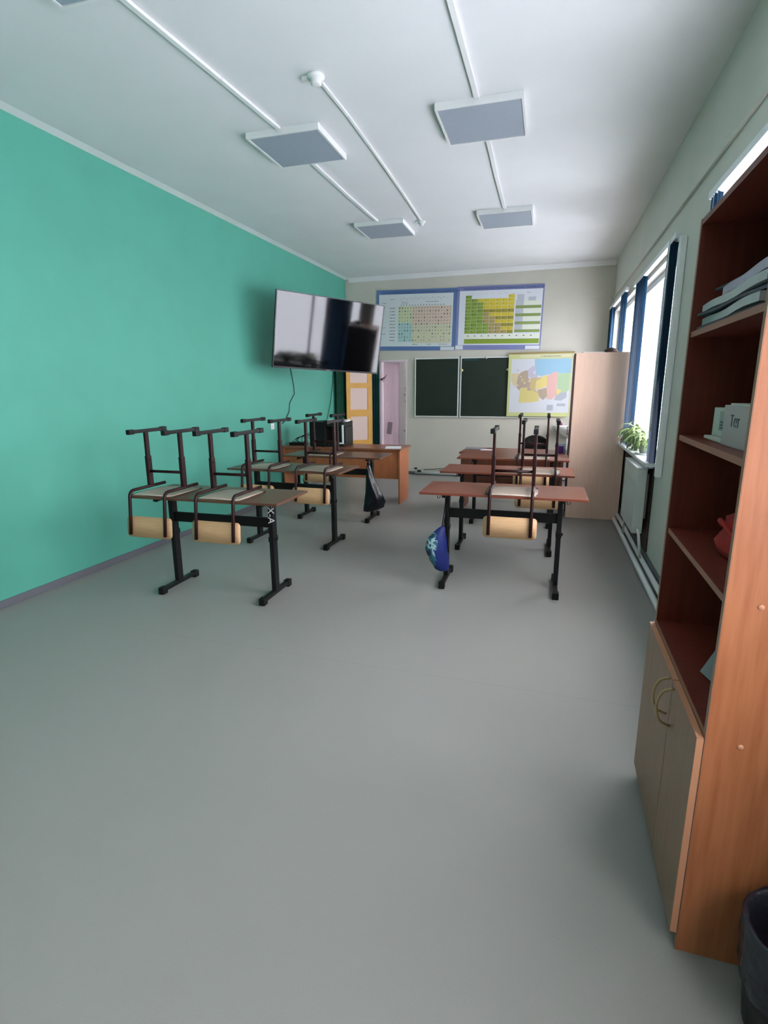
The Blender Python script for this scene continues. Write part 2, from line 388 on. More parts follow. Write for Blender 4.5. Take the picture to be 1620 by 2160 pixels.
bm = bmesh.new(); lathe(bm, [(.052, -.001), (.056, -.012), (.05, -.022), (.036, -.026), (.034, -.05), (.022, -.056), (.001, -.057)], 24)
t = thing('smoke_detector', 'round white smoke detector near the middle of the ceiling', 'smoke detector', (-1.572, 3.572, H))
obj('housing', bm, m_white, t); bobj('side_box', m_white, t, (-.09, -.05, -.02, .02, -.022, -.001), bev=.004)
bm = bmesh.new(); lathe(bm, [(.045, -.001), (.048, -.012), (.04, -.022), (.028, -.026), (.026, -.046), (.001, -.05)], 20)
t = thing('smoke_detector', 'small white smoke detector at the far end of the thin duct', 'smoke detector', (-1.668, 6.72, H)); obj('housing', bm, m_white, t)
bobj('side_box', m_white, t, (-.075, -.04, -.018, .018, -.022, -.001), bev=.004)
# wall ducts
t = bobj('wall_cable_duct', m_rwall, None, (-.022, -.001, -1.5, YB-.03, 2.885, 2.915), bev=.003); t.matrix_world = M
tag(t, 'thin painted duct running along the right wall above the windows', 'cable duct')
tag(bobj('wall_cable_duct', m_cream, None, (.34, .695, YB-.016, YB-.001, 2.905, 2.93)), 'short thin duct on the back wall near the right corner', 'cable duct')

# ---------------------------------------------------------------- back wall: charts, boards, map
def dashes(bm, x0, x1, z0, z1, y, mi, gap=.25, seed=0):
    rr = random.Random(seed); x = x0
    while x < x1:
        L = rr.uniform(.006, .02)*(1 if z1-z0 < .02 else 1.6); L = min(L, x1-x)
        quad(bm, x, x+L, z0, z1, y, mi); x += L+.006*(.5+rr.random())
def quad(bm, x0, x1, z0, z1, y, mi):
    f = bm.faces.new([bm.verts.new(p) for p in ((x0, y, z0), (x1, y, z0), (x1, y, z1), (x0, y, z1))]); f.material_index = mi
def poly(bm, pts, y, mi):
    f = bm.faces.new([bm.verts.new((p[0], y, p[1])) for p in pts]); f.material_index = mi
def chart_root(name, label, x0, x1, z0, z1, m_sheet, y=YB-.012):
    t = thing(name, label, 'poster', ((x0+x1)/2, YB, z0))
    return t
def fm(n, c): return mat(n, c, .6)
pm = [fm('print_dark', (70, 78, 84)), fm('print_white', (206, 214, 216)), fm('print_peach', (208, 188, 172)), fm('print_yellowgreen', (196, 206, 168)),
      fm('print_aqua', (166, 198, 196)), fm('print_sand', (200, 200, 172)), fm('print_blue', (88, 116, 164)), fm('print_blue_dark', (50, 70, 112)), fm('print_lilac', (120, 128, 176))]
# chart 1: solubility table
CX0, CX1, CZ0, CZ1 = -3.20, -1.782, 2.205, 3.215
t = thing('solubility_chart', 'wide chemistry chart with blue border and peach grid, left above the chalkboard', 'poster', (CX0, YB, CZ0))
TILT = .032/1.43
bobj('sheet', pm[6], t, (0, CX1-CX0, -.014, -.004, 0, CZ1-CZ0))
W_, H_ = CX1-CX0, CZ1-CZ0
bm = bmesh.new(); q = -.0155
quad(bm, .045, W_-.055, .07, H_-.075, q, 1)
gx0, gx1, gz0, gz1 = .40, W_-.075, .145, .735
nc, nr = 19, 11
quad(bm, gx0, gx0+(gx1-gx0)*.27, gz0+(gz1-gz0)*6/11, gz1, q-.0006, 3); quad(bm, gx0+(gx1-gx0)*.27, gx1, gz0+(gz1-gz0)*5.4/11, gz1, q-.0006, 2)
quad(bm, gx0, gx0+(gx1-gx0)*.27, gz0, gz0+(gz1-gz0)*6/11, q-.0006, 4); quad(bm, gx0+(gx1-gx0)*.27, gx1, gz0-.02, gz0+(gz1-gz0)*5.4/11, q-.0006, 5)
rr = random.Random(3)
for i in range(nc):
    for j in range(nr):
        if j < 3 and rr.random() < .45: continue
        x = gx0+(gx1-gx0)*(i+.5)/nc; z = gz0+(gz1-gz0)*(j+.5)/nr; s = rr.choice((.006, .008, .008, .012))
        quad(bm, x-s*.7, x+s*.7, z-s, z+s, q-.0012, 0)
for j in range(nr):
    z = gz0+(gz1-gz0)*(j+.5)/nr; dashes(bm, .245, .345, z-.006, z+.006, q-.0012, 0, seed=j)
    if j in (2, 4): dashes(bm, .10, .17, z-.005, z+.005, q-.0012, 0, seed=j+20)
for i in range(16):
    x = gx0+.05+i*.05; quad(bm, x-.008, x+.008, gz1+.012, gz1+.024, q-.0012, 0); quad(bm, x-.007, x+.012, gz1+.115+.02*(i % 2), gz1+.121+.02*(i % 2), q-.0012, 0)
dashes(bm, .25, .33, .85, .858, q-.0012, 0, seed=50); dashes(bm, .10, .18, .79, .798, q-.0012, 0, seed=51); dashes(bm, .45, .57, .80, .806, q-.0012, 0, seed=54); dashes(bm, .45, .57, .775, .781, q-.0012, 0, seed=57)
dashes(bm, .88, 1.11, .80, .808, q-.0012, 0, seed=55); dashes(bm, .66, .76, .10, .108, q-.0012, 0, seed=52); dashes(bm, .93, 1.0, .10, .108, q-.0012, 0, seed=53); dashes(bm, 1.14, 1.30, .10, .108, q-.0012, 0, seed=56)
quad(bm, 1.17, W_-.005, .004, .062, q, 1)
obj('printed_table', bm, pm, t)
def text(s, size, parent, loc, m, rot=(PI/2, 0, 0), align='LEFT', name='lettering'):
    cu = bpy.data.curves.new(name, 'FONT'); cu.body = s; cu.size = size; cu.align_x = align; cu.extrude = .0004
    o = bpy.data.objects.new(name, cu); C.objects.link(o); o.parent = parent; o.location = loc; cu.materials.append(m)
    me = bpy.data.meshes.new_from_object(o); o2 = bpy.data.objects.new(name, me); C.objects.link(o2); o2.parent = parent; o2.location = loc; o2.rotation_euler = rot
    bpy.data.objects.remove(o); return o2
text('РАСТВОРИМОСТЬ КИСЛОТ, ОСНОВАНИЙ И СОЛЕЙ В ВОДЕ', .046, t, (.10, -.017, H_-.062), pm[7])
t.rotation_euler = (0, TILT, 0)
# chart 2: periodic table
CX0, CX1, CZ0, CZ1 = -1.775, -.365, 2.185, 3.195
t = thing('periodic_table_chart', 'periodic table chart in green and yellow with lilac-blue border, right above the chalkboard', 'poster', (CX0, YB, CZ0))
W_, H_ = CX1-CX0, CZ1-CZ0
bobj('sheet', pm[8], t, (0, W_, -.014, -.004, 0, H_))
pg = [fm('cell_green', (132, 156, 52)), fm('cell_yellow', (206, 186, 52)), fm('cell_tan', (166, 148, 92)), fm('cell_lime', (120, 146, 48)), fm('cell_grey', (184, 188, 198)), fm('cell_olive', (150, 140, 40)),
      fm('cell_white', (214, 218, 226)), fm('cell_cream', (220, 224, 210)), pm[0], fm('cell_green_dull', (138, 156, 88))]
bm = bmesh.new(); quad(bm, .045, W_-.02, .075, H_-.07, q, 6)
quad(bm, .005, .135, .004, .07, q, 6); quad(bm, W_-.24, W_-.01, .004, .06, q, 6)
gx0, gx1, gz0, gz1 = .15, .955, .255, .865
cols, rows = 8, 11
for i in range(cols):
    for j in range(rows):
        x0_ = gx0+(gx1-gx0)*i/cols; x1_ = gx0+(gx1-gx0)*(i+1)/cols-.003; z1_ = gz1-(gz1-gz0)*j/rows; z0_ = gz1-(gz1-gz0)*(j+1)/rows+.003
        if j == 0 and 1 <= i <= 6: continue
        b_ = i*1.0-(j-1)*.62
        if i == 0 or b_ < 1.0-.25*j+1.0 and i <= 2: mi = 0 if (i+j) % 3 else 3
        elif b_ > .9 or (j <= 2 and i >= 2): mi = 1 if j % 2 else (5 if j > 2 else 1)
        elif j >= 8 and i < 4: mi = 0
        else: mi = 2
        quad(bm, x0_, x1_, z0_, z1_, q-.0006, mi)
        if rr.random() < .7: quad(bm, x0_+.008, x0_+.026, z1_-.03, z1_-.016, q-.0012, 8 if mi != 1 else 5)
for j in range(4):
    z = .69-j*.125
    quad(bm, .975, W_-.03, z-.045, z, q-.0006, 9); quad(bm, .975, 1.1, z, z+.08, q-.0006, 4); quad(bm, 1.1, W_-.03, z+.006, z+.076, q-.0006, 7)
quad(bm, .99, 1.10, .70, .86, q-.0008, 4); quad(bm, 1.17, 1.29, .76, .82, q-.0008, 4); dashes(bm, 1.14, 1.19, .885, .891, q-.0008, 8, seed=5)
quad(bm, .15, W_-.03, .18, .245, q-.0006, 7); quad(bm, .15, W_-.03, .095, .172, q-.0006, 0)
for i in range(10): quad(bm, .20+i*.115, .225+i*.115, .215, .228, q-.0012, 8); quad(bm, .155+i*.12, .159+i*.12, .095, .172, q-.0010, 9)
for i in range(7): dashes(bm, .24+i*.11, .29+i*.11, .88+.008*(i % 2), .887+.008*(i % 2), q-.0008, 4, seed=i)
obj('printed_table', bm, pg, t)
text('ПЕРИОДИЧЕСКАЯ СИСТЕМА ХИМИЧЕСКИХ ЭЛЕМЕНТОВ', .046, t, (.10, -.017, H_-.058), pm[7])
t.rotation_euler = (0, .02, 0)
# chalkboards
t = thing('chalkboard', 'two-part dark green chalkboard in thin white frames on the back wall', 'chalkboard', (0, YB, 0))
for (x0, x1) in ((-2.475, -1.69), (-1.665, -.165)):
    bobj('writing_surface', m_board, t, (x0+.01, x1-.01, -.03, -.012, 1.055, 2.045))
    bm = bmesh.new()
    for bb in ((x0, x1, 1.043, 1.062), (x0, x1, 2.036, 2.055), (x0, x0+.018, 1.062, 2.036), (x1-.018, x1, 1.062, 2.036)): box(bm, bb[0], bb[1], -.036, -.004, bb[2], bb[3], bev=.003)
    obj('frame', bm, m_board_f, t)
bobj('hinge_strip', m_graym, t, (-1.688, -1.667, -.02, -.006, 1.05, 2.08))
for (x, z, c) in ((-1.64, 1.84, (222, 214, 150)), (-1.23, 2.045, (190, 192, 180)), (-.87, 1.84, (176, 178, 150))):
    bm = bmesh.new(); lathe(bm, [(.022, 0), (.022, .008), (.001, .009)], 16, cap0=True)
    o = obj('magnet', bm, fm('magnet_paint', c)); o.matrix_world = Matrix.Translation((x, YB-.0305 if z < 2 else YB-.0365, z)) @ Matrix.Rotation(PI/2, 4, 'X')
    tag(o, 'round pale yellow magnet near the left edge of the large board' if x < -1.5 else ('small grey clip on the top frame of the large board' if z > 2 else 'small pale magnet beside the left edge of the map'), 'magnet')
bm = bmesh.new()
for k in range(7): quad(bm, -1.60+k*.035, -1.575+k*.035, 2.0, 2.022, -.0305, 0)
obj('chalk_mark', bm, fm('blue_chalk', (26, 84, 96)), t)
# map
mx0, mx1, mz0, mz1 = -.855, .150, 1.083, 2.088
t = thing('wall_map', 'large coloured wall map hanging over the right end of the chalkboard', 'map', (0, YB-.055, 0))
mm = [fm('map_paper', (194, 198, 205)), fm('map_sea', (142, 179, 201)), fm('map_border', (187, 192, 132)), fm('map_tan', (194, 181, 145)), fm('map_brown', (165, 149, 133)), fm('map_yellow', (207, 192, 122)),
      fm('map_pink', (205, 166, 159)), fm('map_lilac', (179, 172, 190)), fm('map_green', (162, 187, 151)), fm('map_mustard', (197, 185, 119)), fm('map_ochre', (184, 165, 122)), fm('map_slate', (161, 165, 175)), fm('map_head', (202, 200, 166)), pm[0]]
bobj('sheet', mm[2], t, (mx0, mx1, -.004, 0, mz0, mz1))
def MP(u, v): return (mx0+(u-70)/(1490-70)*(mx1-mx0), mz1-(v-95)/(1395-95)*(mz1-mz0))
bm = bmesh.new()
def P_(l, mi, lv): poly(bm, [MP(*p) for p in l], -.005-.0004*lv, mi)
P_([(140, 200), (1470, 200), (1470, 1325), (120, 1325)], 0, 0)
P_([(330, 120), (1470, 120), (1470, 175), (330, 175)], 12, 0); dashes(bm, *[MP(800, 0)[0], MP(1250, 0)[0]], MP(0, 160)[1], MP(0, 145)[1], -.0056, 13, seed=9)
P_([(660, 205), (1470, 205), (1470, 520), (1180, 500), (980, 530), (820, 560), (700, 520), (680, 380)], 1, 1)
P_([(150, 500), (330, 500), (310, 700), (220, 780), (150, 640)], 3, 1)
P_([(1190, 510), (1465, 500), (1460, 860), (1300, 920), (1190, 820)], 8, 2)
P_([(370, 800), (560, 800), (640, 860), (800, 880), (800, 1080), (620, 1110), (340, 1115)], 9, 1)
P_([(360, 480), (460, 440), (520, 440), (540, 600), (590, 640), (620, 860), (540, 860), (480, 800), (380, 800), (340, 860), (270, 780), (300, 560)], 4, 2)
P_([(520, 430), (620, 350), (670, 350), (680, 420), (640, 500), (760, 540), (740, 590), (600, 600), (540, 560)], 7, 2)
P_([(590, 600), (730, 590), (850, 590), (840, 660), (720, 660), (710, 840), (790, 930), (640, 860), (560, 800), (590, 700)], 10, 3)
P_([(720, 660), (830, 610), (860, 560), (960, 540), (970, 760), (880, 800), (760, 840), (715, 800)], 5, 4)
P_([(960, 560), (1060, 500), (1190, 460), (1200, 560), (1180, 780), (1190, 960), (1090, 1050), (980, 1040), (960, 820)], 6, 3)
P_([(760, 850), (960, 800), (985, 980), (900, 1060), (810, 1000)], 4, 5)
P_([(1190, 830), (1300, 920), (1410, 880), (1420, 1000), (1300, 1075), (1140, 1060), (1180, 970)], 11, 4)
P_([(1190, 820), (1300, 850), (1240, 940), (1190, 960)], 5, 5)
for (u, v, s) in ((370, 565, 22), (565, 660, 34), (300, 750, 30), (510, 810, 26), (410, 640, 46), (460, 700, 30)):
    P_([(u+s*math.cos(k), v+s*.8*math.sin(k)) for k in (0, 1, 2, 3, 4.2, 5.3)], 3 if s < 40 else 10, 6)
P_([(275, 410), (310, 420), (300, 460), (275, 440)], 11, 6)
for (u, v, a, b) in ((150, 1180, 420, 1290), (440, 1160, 600, 1290), (640, 1180, 800, 1250), (990, 1160, 1130, 1280), (1210, 1130, 1400, 1190)):
    P_([(u, v), (a, v), (a, b), (u, b)], 0 if u < 900 else 11, 2)
obj('printed_map', bm, mm, t)
bobj('hanging_rail', mat('map_rail_wood', (150, 128, 84), .6), t, (mx0, mx1+.03, -.012, .008, mz1-.005, mz1+.02), bev=.003)
bobj('bottom_rail', mm[2], t, (mx0-.005, mx1-.02, -.008, .006, mz0-.012, mz0+.006), bev=.003)

# ---------------------------------------------------------------- doorway, curtains, yellow door
def curtain(name, label, x0, x1, z0, z1, y, m, amp=.02, waves=5, M=None, side=False):
    bm = bmesh.new(); n = waves*8; rows = []
    for j in range(9):
        z = z0+(z1-z0)*j/8
        rows.append([bm.verts.new((x0+(x1-x0)*k/n, y+amp*math.sin(2*PI*waves*k/n+.5*math.sin(j*.7))*(1-.3*j/8), z)) for k in range(n+1)])
    for a, b in zip(rows, rows[1:]):
        for k in range(n): f = bm.faces.new((a[k], a[k+1], b[k+1], b[k])); f.smooth = True
    bmesh.ops.solidify(bm, geom=bm.faces[:], thickness=.003)
    o = obj(name, bm, m)
    if M is not None: o.matrix_world = M
    return tag(o, label, 'curtain')
Mc = Matrix.Translation((XL, 0, 0)) @ Matrix.Rotation(PI/2, 4, 'Z')   # local x -> +Y, local y -> -X
curtain('curtain', 'dark green curtain hanging in the back left corner on the teal wall', 8.93, 9.56, .03, 2.15, -.06, m_dgreen, .018, 5, Mc)
curtain('curtain', 'narrow dark teal curtain hanging left of the doorway', -3.262, -3.135, .03, 2.15, YB-.05, m_teal, .012, 3)
curtain('curtain', 'pink curtain covering the left part of the doorway', -3.095, -2.80, .03, DZ-.03, YB+.10, m_pinkc, .007, 2)
# yellow door: leaf hinged at its right, standing ajar
ang = math.radians(42)
bm = bmesh.new(); hx, hy = -3.285, YB-.03
box(bm, hx+.0, hx+.045, YB-.022, YB, 0, 1.98, bev=.003); box(bm, hx-.42, hx, YB-.012, YB, 1.94, 2.0); d1 = struct('door_1', bm, m_white)
Md = Matrix.Translation((hx, hy, 0)) @ Matrix.Rotation(ang, 4, 'Z')
Wd = .50; bm = bmesh.new(); rails = [(0.01, .12), (.50, .62), (1.05, 1.17), (1.55, 1.64), (1.86, 1.96)]
box(bm, -Wd, -Wd+.075, -.02, .02, .01, 1.96); box(bm, -.085, 0, -.02, .02, .01, 1.96)
for a, b in rails: box(bm, -Wd+.075, -.085, -.02, .02, a, b)
lf = obj('leaf', bm, m_yellow, d1); lf.matrix_world = Md
for (a, b), (c, d) in zip(rails, rails[1:]):
    o = bobj('door_panel', m_pinkp, lf, (-Wd+.074, -.084, -.008, .008, b, c))
bm = bmesh.new(); tube(bm, [(-Wd+.035, -.02, .98), (-Wd+.035, -.05, .98), (-Wd+.10, -.052, .98)], .008, 8); box(bm, -Wd+.02, -Wd+.05, -.026, -.0195, .84, 1.02, bev=.002)
obj('door_handle', bm, mat('pale_handle', (210, 190, 130), .35, metal=.3), lf)
# things in the doorway
bm = bmesh.new()
rr = random.Random(11)
for k in range(60):
    z = .15+rr.random()*1.75; x = -2.92+rr.random()*.50
    bm2 = bmesh.new(); box(bm2, -.012, .012, -.001, .001, -.022, .022); merge(bm, bm2, 0, Matrix.Translation((x-.25, PY-.004, z)) @ Matrix.Rotation(rr.uniform(-.6, .6), 4, 'Y'))
o = obj('wallpaper_flowers', bm, fm('mauve_print', (150, 120, 140))); tag(o, 'small mauve flower marks on the pink wall beyond the doorway', 'wallpaper'); o['kind'] = 'stuff'
bm = bmesh.new(); box(bm, -.045, .045, -.008, .008, -.11, .11, bev=.006, M=Matrix.Translation((-2.975, .01, .825)) @ Matrix.Rotation(.12, 4, 'Y'))
o = obj('cloth_bag', bm, mat('mauve_bag', (140, 116, 126), .8)); o.location = (0, YB+.06, 0)
tag(o, 'dull mauve pocket hanging low on the pink curtain', 'bag')
bm = bmesh.new()
for k in range(6): tube(bm, [(-3.12, YB-.02, 1.70), (-3.08+.01*k, YB-.035, 1.71+.012*(k-2)), (-3.05+.012*k, YB-.04, 1.72+.028*(k-2.5))], .004, 5)
lathe(bm, [(.001, 1.685), (.02, 1.69), (.022, 1.71), (.001, 1.72)], 10, -3.095, YB-.03)
tag(obj('dried_sprig', bm, mat('dark_twig', (70, 44, 44), .8)), 'small dark dried sprig fixed at the left edge of the doorway', 'sprig')

# ---------------------------------------------------------------- television
tv_c = Vector((-2.921, 6.893, 2.231)); yaw_, tilt_, rol_ = -.65, -.150, -.043
n_ = Vector((math.cos(yaw_)*math.cos(tilt_), math.sin(yaw_)*math.cos(tilt_), math.sin(tilt_)))
rt = Vector((-math.sin(yaw_), math.cos(yaw_), 0)); up_ = n_.cross(rt)
if up_.z < 0: up_ = -up_
rt2 = rt*math.cos(rol_)+up_*math.sin(rol_); up2 = -rt*math.sin(rol_)+up_*math.cos(rol_)
Mt = Matrix(((rt2.x, up2.x, n_.x, tv_c.x), (rt2.y, up2.y, n_.y, tv_c.y), (rt2.z, up2.z, n_.z, tv_c.z), (0, 0, 0, 1)))
t = thing('television', 'large black flat television on a swing arm on the teal wall', 'television', M=Mt)
TW, TH = 1.60, .92
bobj('screen', m_tv, t, (-TW/2+.012, TW/2-.012, -TH/2+.022, TH/2-.012, -.006, .0))
bm = bmesh.new()
for bb in ((-TW/2, TW/2, -TH/2, -TH/2+.022), (-TW/2, TW/2, TH/2-.012, TH/2), (-TW/2, -TW/2+.012, -TH/2+.022, TH/2-.012), (TW/2-.012, TW/2, -TH/2+.022, TH/2-.012)):
    box(bm, bb[0], bb[1], bb[2], bb[3], -.03, .003)
obj('bezel', bm, m_tvb, t); bobj('back_cover', m_cap, t, (-TW/2+.02, TW/2-.02, -TH/2+.03, TH/2-.03, -.06, -.028), bev=.01)
bobj('logo_strip', m_graym, t, (-.03, .03, -TH/2+.006, -TH/2+.015, .003, .0045))
# swing arm to the wall
ms = Mt.inverted() @ Vector((XL+.03, 7.55, 2.25)); bm = bmesh.new(); tube(bm, [(0, -.0, -.06), (0, 0, -.14), (ms.x*.5, ms.y*.5, -.14+(ms.z+.14)*.5), tuple(ms)], .025, 8)
obj('swing_arm', bm, m_cap, t)
pm_ = Mt.inverted() @ (Matrix.Translation((XL, 7.55, 2.25))); bm = bmesh.new(); box(bm, .001, .03, -.12, .12, -.18, .18, M=pm_); obj('wall_plate', bm, m_cap, t)
bm = bmesh.new(); tube(bm, [(XL+.012, 7.30, 1.96), (XL+.012, 7.43, 1.58), (XL+.012, 7.434, 1.47), (XL+.012, 7.27, 1.34), (XL+.012, 7.244, 1.22), (XL+.012, 7.116, 1.10), (XL+.012, 7.02, 1.06)], .006, 6)
tag(obj('television_cable', bm, m_cable), 'thin dark cable dropping down the teal wall below the left part of the television', 'cable')
bm = bmesh.new(); tube(bm, [(XL+.012, 8.95, 1.90), (XL+.012, 8.88, 1.6), (XL+.012, 8.78, 1.3), (XL+.012, 8.64, 1.07), (XL+.012, 8.5, .9)], .005, 6)
tag(obj('television_cable', bm, m_cable), 'thin dark cable hanging on the teal wall beside the dark green curtain', 'cable')
t = thing('wall_socket', 'small white socket on the teal wall', 'socket', (XL, 6.74, 1.04))
bobj('plate', m_white, t, (.001, .012, -.045, .045, -.042, .042), bev=.003); bobj('insert', m_white, t, (.012, .02, -.025, .025, -.025, .025), bev=.003)

# ---------------------------------------------------------------- school desks
DW, DD, DH = 1.215, .53, .778
def make_desk(topm):
    t = thing('school_desk', 'x', 'desk', group='two-seat school desks with chairs turned up on them')
    bm = bmesh.new(); box(bm, -DW/2, DW/2, -DD/2, DD/2, DH-.018, DH, bev=.003); obj('tabletop', bm, topm, t)
    for s in (-1, 1):
        x = s*.43
        bm = bmesh.new(); box(bm, x-.018, x+.018, -.032, .032, .04, DH-.05, bev=.004); box(bm, x-.022, x+.022, -.037, .037, .43, .47, bev=.003)
        lg = obj('leg', bm, m_black, t)
        bobj('foot', m_black, lg, (x-.017, x+.017, -.20, .20, .018, .05), bev=.004)
        for sy in (-1, 1): bobj('foot_cap', m_cap, lg, (x-.024, x+.024, sy*.205-.028, sy*.205+.028, .0, .056), bev=.008)
        bobj('support_arm', m_black, t, (x-.015, x+.015, -.2, .2, DH-.050, DH-.0185), bev=.003)
        # bag hook
        bm = bmesh.new(); tube(bm, [(x+s*.018, -.12, DH-.04), (x+s*.04, -.12, DH-.045), (x+s*.045, -.12, DH-.07), (x+s*.06, -.12, DH-.07), (x+s*.062, -.12, DH-.05)], .004, 6); obj('bag_hook', bm, m_graym, t)
    bobj('crossbeam', m_black, t, (-.412, .412, -.012, .012, .535, .61), bev=.003)
    bobj('adjusting_bolt', m_cap, t, (.448, .462, -.010, .010, .44, .46), bev=.003)
    return t
dA = make_desk(m_desk)
desks = [(-.376, 4.214, .026, 'nearest desk of the right row, blue bag hanging at its left leg'),
         (-.443, 5.294, .02, 'reddish-brown school desk second in the right row'), (-.473, 6.37, .02, 'reddish-brown school desk third in the right row, in front of the teacher desk')]
for i, (x, y, r, lb) in enumerate(desks):
    if i == 0: dA.location = (x, y, 0); dA.rotation_euler = (0, 0, r); dA['label'] = lb
    else: dup(dA, (x, y, 0), r, lb)
dB = make_desk(m_deskb)
desksB = [(-2.4185, 3.4706, .0327, 'nearest desk of the left row, white letters painted on its right leg'),
          (-2.52, 4.899, -.0146, 'brown school desk second in the left row'), (-2.5076, 6.031, .0249, 'third desk of the left row, black bag hanging at its right leg')]
for i, (x, y, r, lb) in enumerate(desksB):
    if i == 0: dB.location = (x, y, 0); dB.rotation_euler = (0, 0, r); dB['label'] = lb
    else: dup(dB, (x, y, 0), r, lb)
text('X-A', .075, dB, (.413, -.0335, .70), m_white, rot=(PI/2, PI/2, 0), name='painted_letters')

# ---------------------------------------------------------------- upturned chairs
def make_chair():
    t = thing('school_chair', 'x', 'chair', group='school chairs turned upside down on the desks')
    # seat: shallow curved plywood lying on the desk
    bm = bmesh.new(); W, n = .375, 10; prof = [(-.205, .010), (-.16, .0135), (-.05, .015), (.08, .0135), (.16, .0115), (.2, .0085)]
    rows = []
    for (y, z) in prof:
        k_ = .93 if abs(y) > .19 else 1
        rows.append([bm.verts.new((-W/2*k_+W*k_*i/n, y, z+.006*(1-(2*i/n-1)**2)*.8)) for i in range(n+1)])
    for a, b in zip(rows, rows[1:]):
        for i in range(n): f = bm.faces.new((a[i], a[i+1], b[i+1], b[i])); f.smooth = True
    bmesh.ops.solidify(bm, geom=bm.faces[:], thickness=.009)
    zmin = min(v.co.z for v in bm.verts)
    for v in bm.verts: v.co.z -= zmin-.0005
    obj('seat', bm, m_plys, t)
    for s in (-1, 1):
        x = s*.15; zr = .040
        bm = bmesh.new()
        pts = [(x, .165, zr), (x, 0, zr), (x, -.19, zr)]+[(x, -.19-.048*math.sin(a), zr-.048+.048*math.cos(a)) for a in (.4, .8, 1.2, 1.57)]+[(x, -.252, -.15), (x, -.268, -.283)]
        tube(bm, pts, .0125, 10); obj('side_frame', bm, m_maroon, t)
        bm = bmesh.new(); box(bm, x-.0135, x+.0135, -.024, .024, zr+.008, .275, bev=.006)
        lg = obj('leg', bm, m_maroon, t)
        bobj('extension_leg', m_maroon, lg, (x-.0105, x+.0105, -.019, .019, .27, .455), bev=.005)
        bobj('clamp_screw', m_cap, lg, (x-s*.0135-.004, x-s*.0135+.004, -.008, .008, .235, .251), bev=.002)
        ft = bobj('foot', m_black, t, (x-.013, x+.013, -.165, .205, .452, .478), bev=.004)
        for (a, b) in ((-.19, -.135), (.175, .23)): bobj('foot_cap', m_cap, ft, (x-.017, x+.017, a, b, .447, .483), bev=.005)
    bm = bmesh.new(); tube(bm, [(-.14, 0, .155), (.14, 0, .155)], .011, 10); obj('crossbar', bm, m_maroon, t)
    bm = bmesh.new()
    roundslab(bm, .385, .155, .009, .028, Matrix.Translation((0, -.240, -.225)) @ Matrix.Rotation(PI/2-.10, 4, 'X'), bend=.010)
    obj('backrest', bm, m_ply, t)
    return t
c0 = make_chair(); ZT = DH
chairs = [(-.300, 4.152, .03, 'upturned chair on the nearest right-row desk'), (-.150, 5.235, .02, 'upturned chair on the second right-row desk'), (-.255, 6.312, .02, 'upturned chair on the third right-row desk'),
          (-2.842, 3.411, .03, 'left upturned chair of the two on the nearest left-row desk'), (-2.283, 3.429, .03, 'right upturned chair of the two on the nearest left-row desk'),
          (-2.785, 4.848, -.015, 'left upturned chair of the two on the second left-row desk'), (-2.195, 4.840, -.015, 'right upturned chair of the two on the second left-row desk'),
          (-2.635, 5.975, .02, 'upturned chair alone on the third left-row desk')]
for i, (x, y, r, lb) in enumerate(chairs):
    if i == 0: c0.location = (x, y, ZT); c0.rotation_euler = (0, 0, r); c0['label'] = lb
    else: dup(c0, (x, y, ZT), r, lb)

# ---------------------------------------------------------------- bags on hooks
def blob_bag(bm, rings, n=20, mi=0, fold=.0, seed=1):
    """rings: (cx, cy, z, rx, ry)"""
    rr = random.Random(seed); vs = []
    for j, (cx, cy, z, rx, ry) in enumerate(rings):
        vs.append([bm.verts.new((cx+rx*math.cos(2*PI*k/n)*(1+fold*math.sin(5*2*PI*k/n+j)*.5), cy+ry*math.sin(2*PI*k/n)*(1+fold*math.cos(4*2*PI*k/n+j*1.3)), z)) for k in range(n)])
    for a, b in zip(vs, vs[1:]):
        for k in range(n): f = bm.faces.new((a[k], a[(k+1) % n], b[(k+1) % n], b[k])); f.smooth = True; f.material_index = mi
    bm.faces.new(vs[0]); bm.faces.new(vs[-1][::-1])
def patt_mat():
    m = mat('bag_print', (22, 70, 92), .6); nt = m.node_tree; b = nt.nodes['Principled BSDF']
    tc = nt.nodes.new('ShaderNodeTexCoord'); nz = nt.nodes.new('ShaderNodeTexNoise'); nz.inputs['Scale'].default_value = 16; nz.inputs['Detail'].default_value = 2
    cr = nt.nodes.new('ShaderNodeValToRGB'); e = cr.color_ramp; e.interpolation = 'CONSTANT'
    e.elements[0].color = (*s2l((14, 38, 62)), 1); e.elements[1].position = .45; e.elements[1].color = (*s2l((40, 96, 112)), 1)
    x = e.elements.new(.56); x.color = (*s2l((150, 178, 186)), 1); x = e.elements.new(.64); x.color = (*s2l((30, 72, 92)), 1)
    nt.links.new(tc.outputs['Object'], nz.inputs['Vector']); nt.links.new(nz.outputs[0], cr.inputs[0]); nt.links.new(cr.outputs[0], b.inputs['Base Color'])
    return m
t = thing('drawstring_bag', 'blue nylon drawstring bag with patterned side hanging from the nearest right desk', 'bag', (-.845, 4.03, -.015), .35)
bm = bmesh.new()
blob_bag(bm, [(.045, 0, .145, .035, .02), (.035, 0, .16, .055, .035), (.01, 0, .24, .078, .05), (-.012, 0, .33, .088, .055), (-.008, 0, .41, .076, .045), (.012, 0, .46, .05, .03), (.03, 0, .495, .028, .018), (.038, 0, .51, .012, .01)], fold=.12)
for f in bm.faces:
    c = f.calc_center_median()
    if c.x < -.022 and c.z > .17: f.material_index = 1
obj('pouch', bm, [m_blueny, patt_mat()], t)
bm = bmesh.new(); tube(bm, [(.03, 0, .50), (.045, .01, .60), (.062, .03, .725)], .0035, 6); tube(bm, [(.04, 0, .50), (.056, .008, .60), (.066, .03, .725)], .0035, 6)
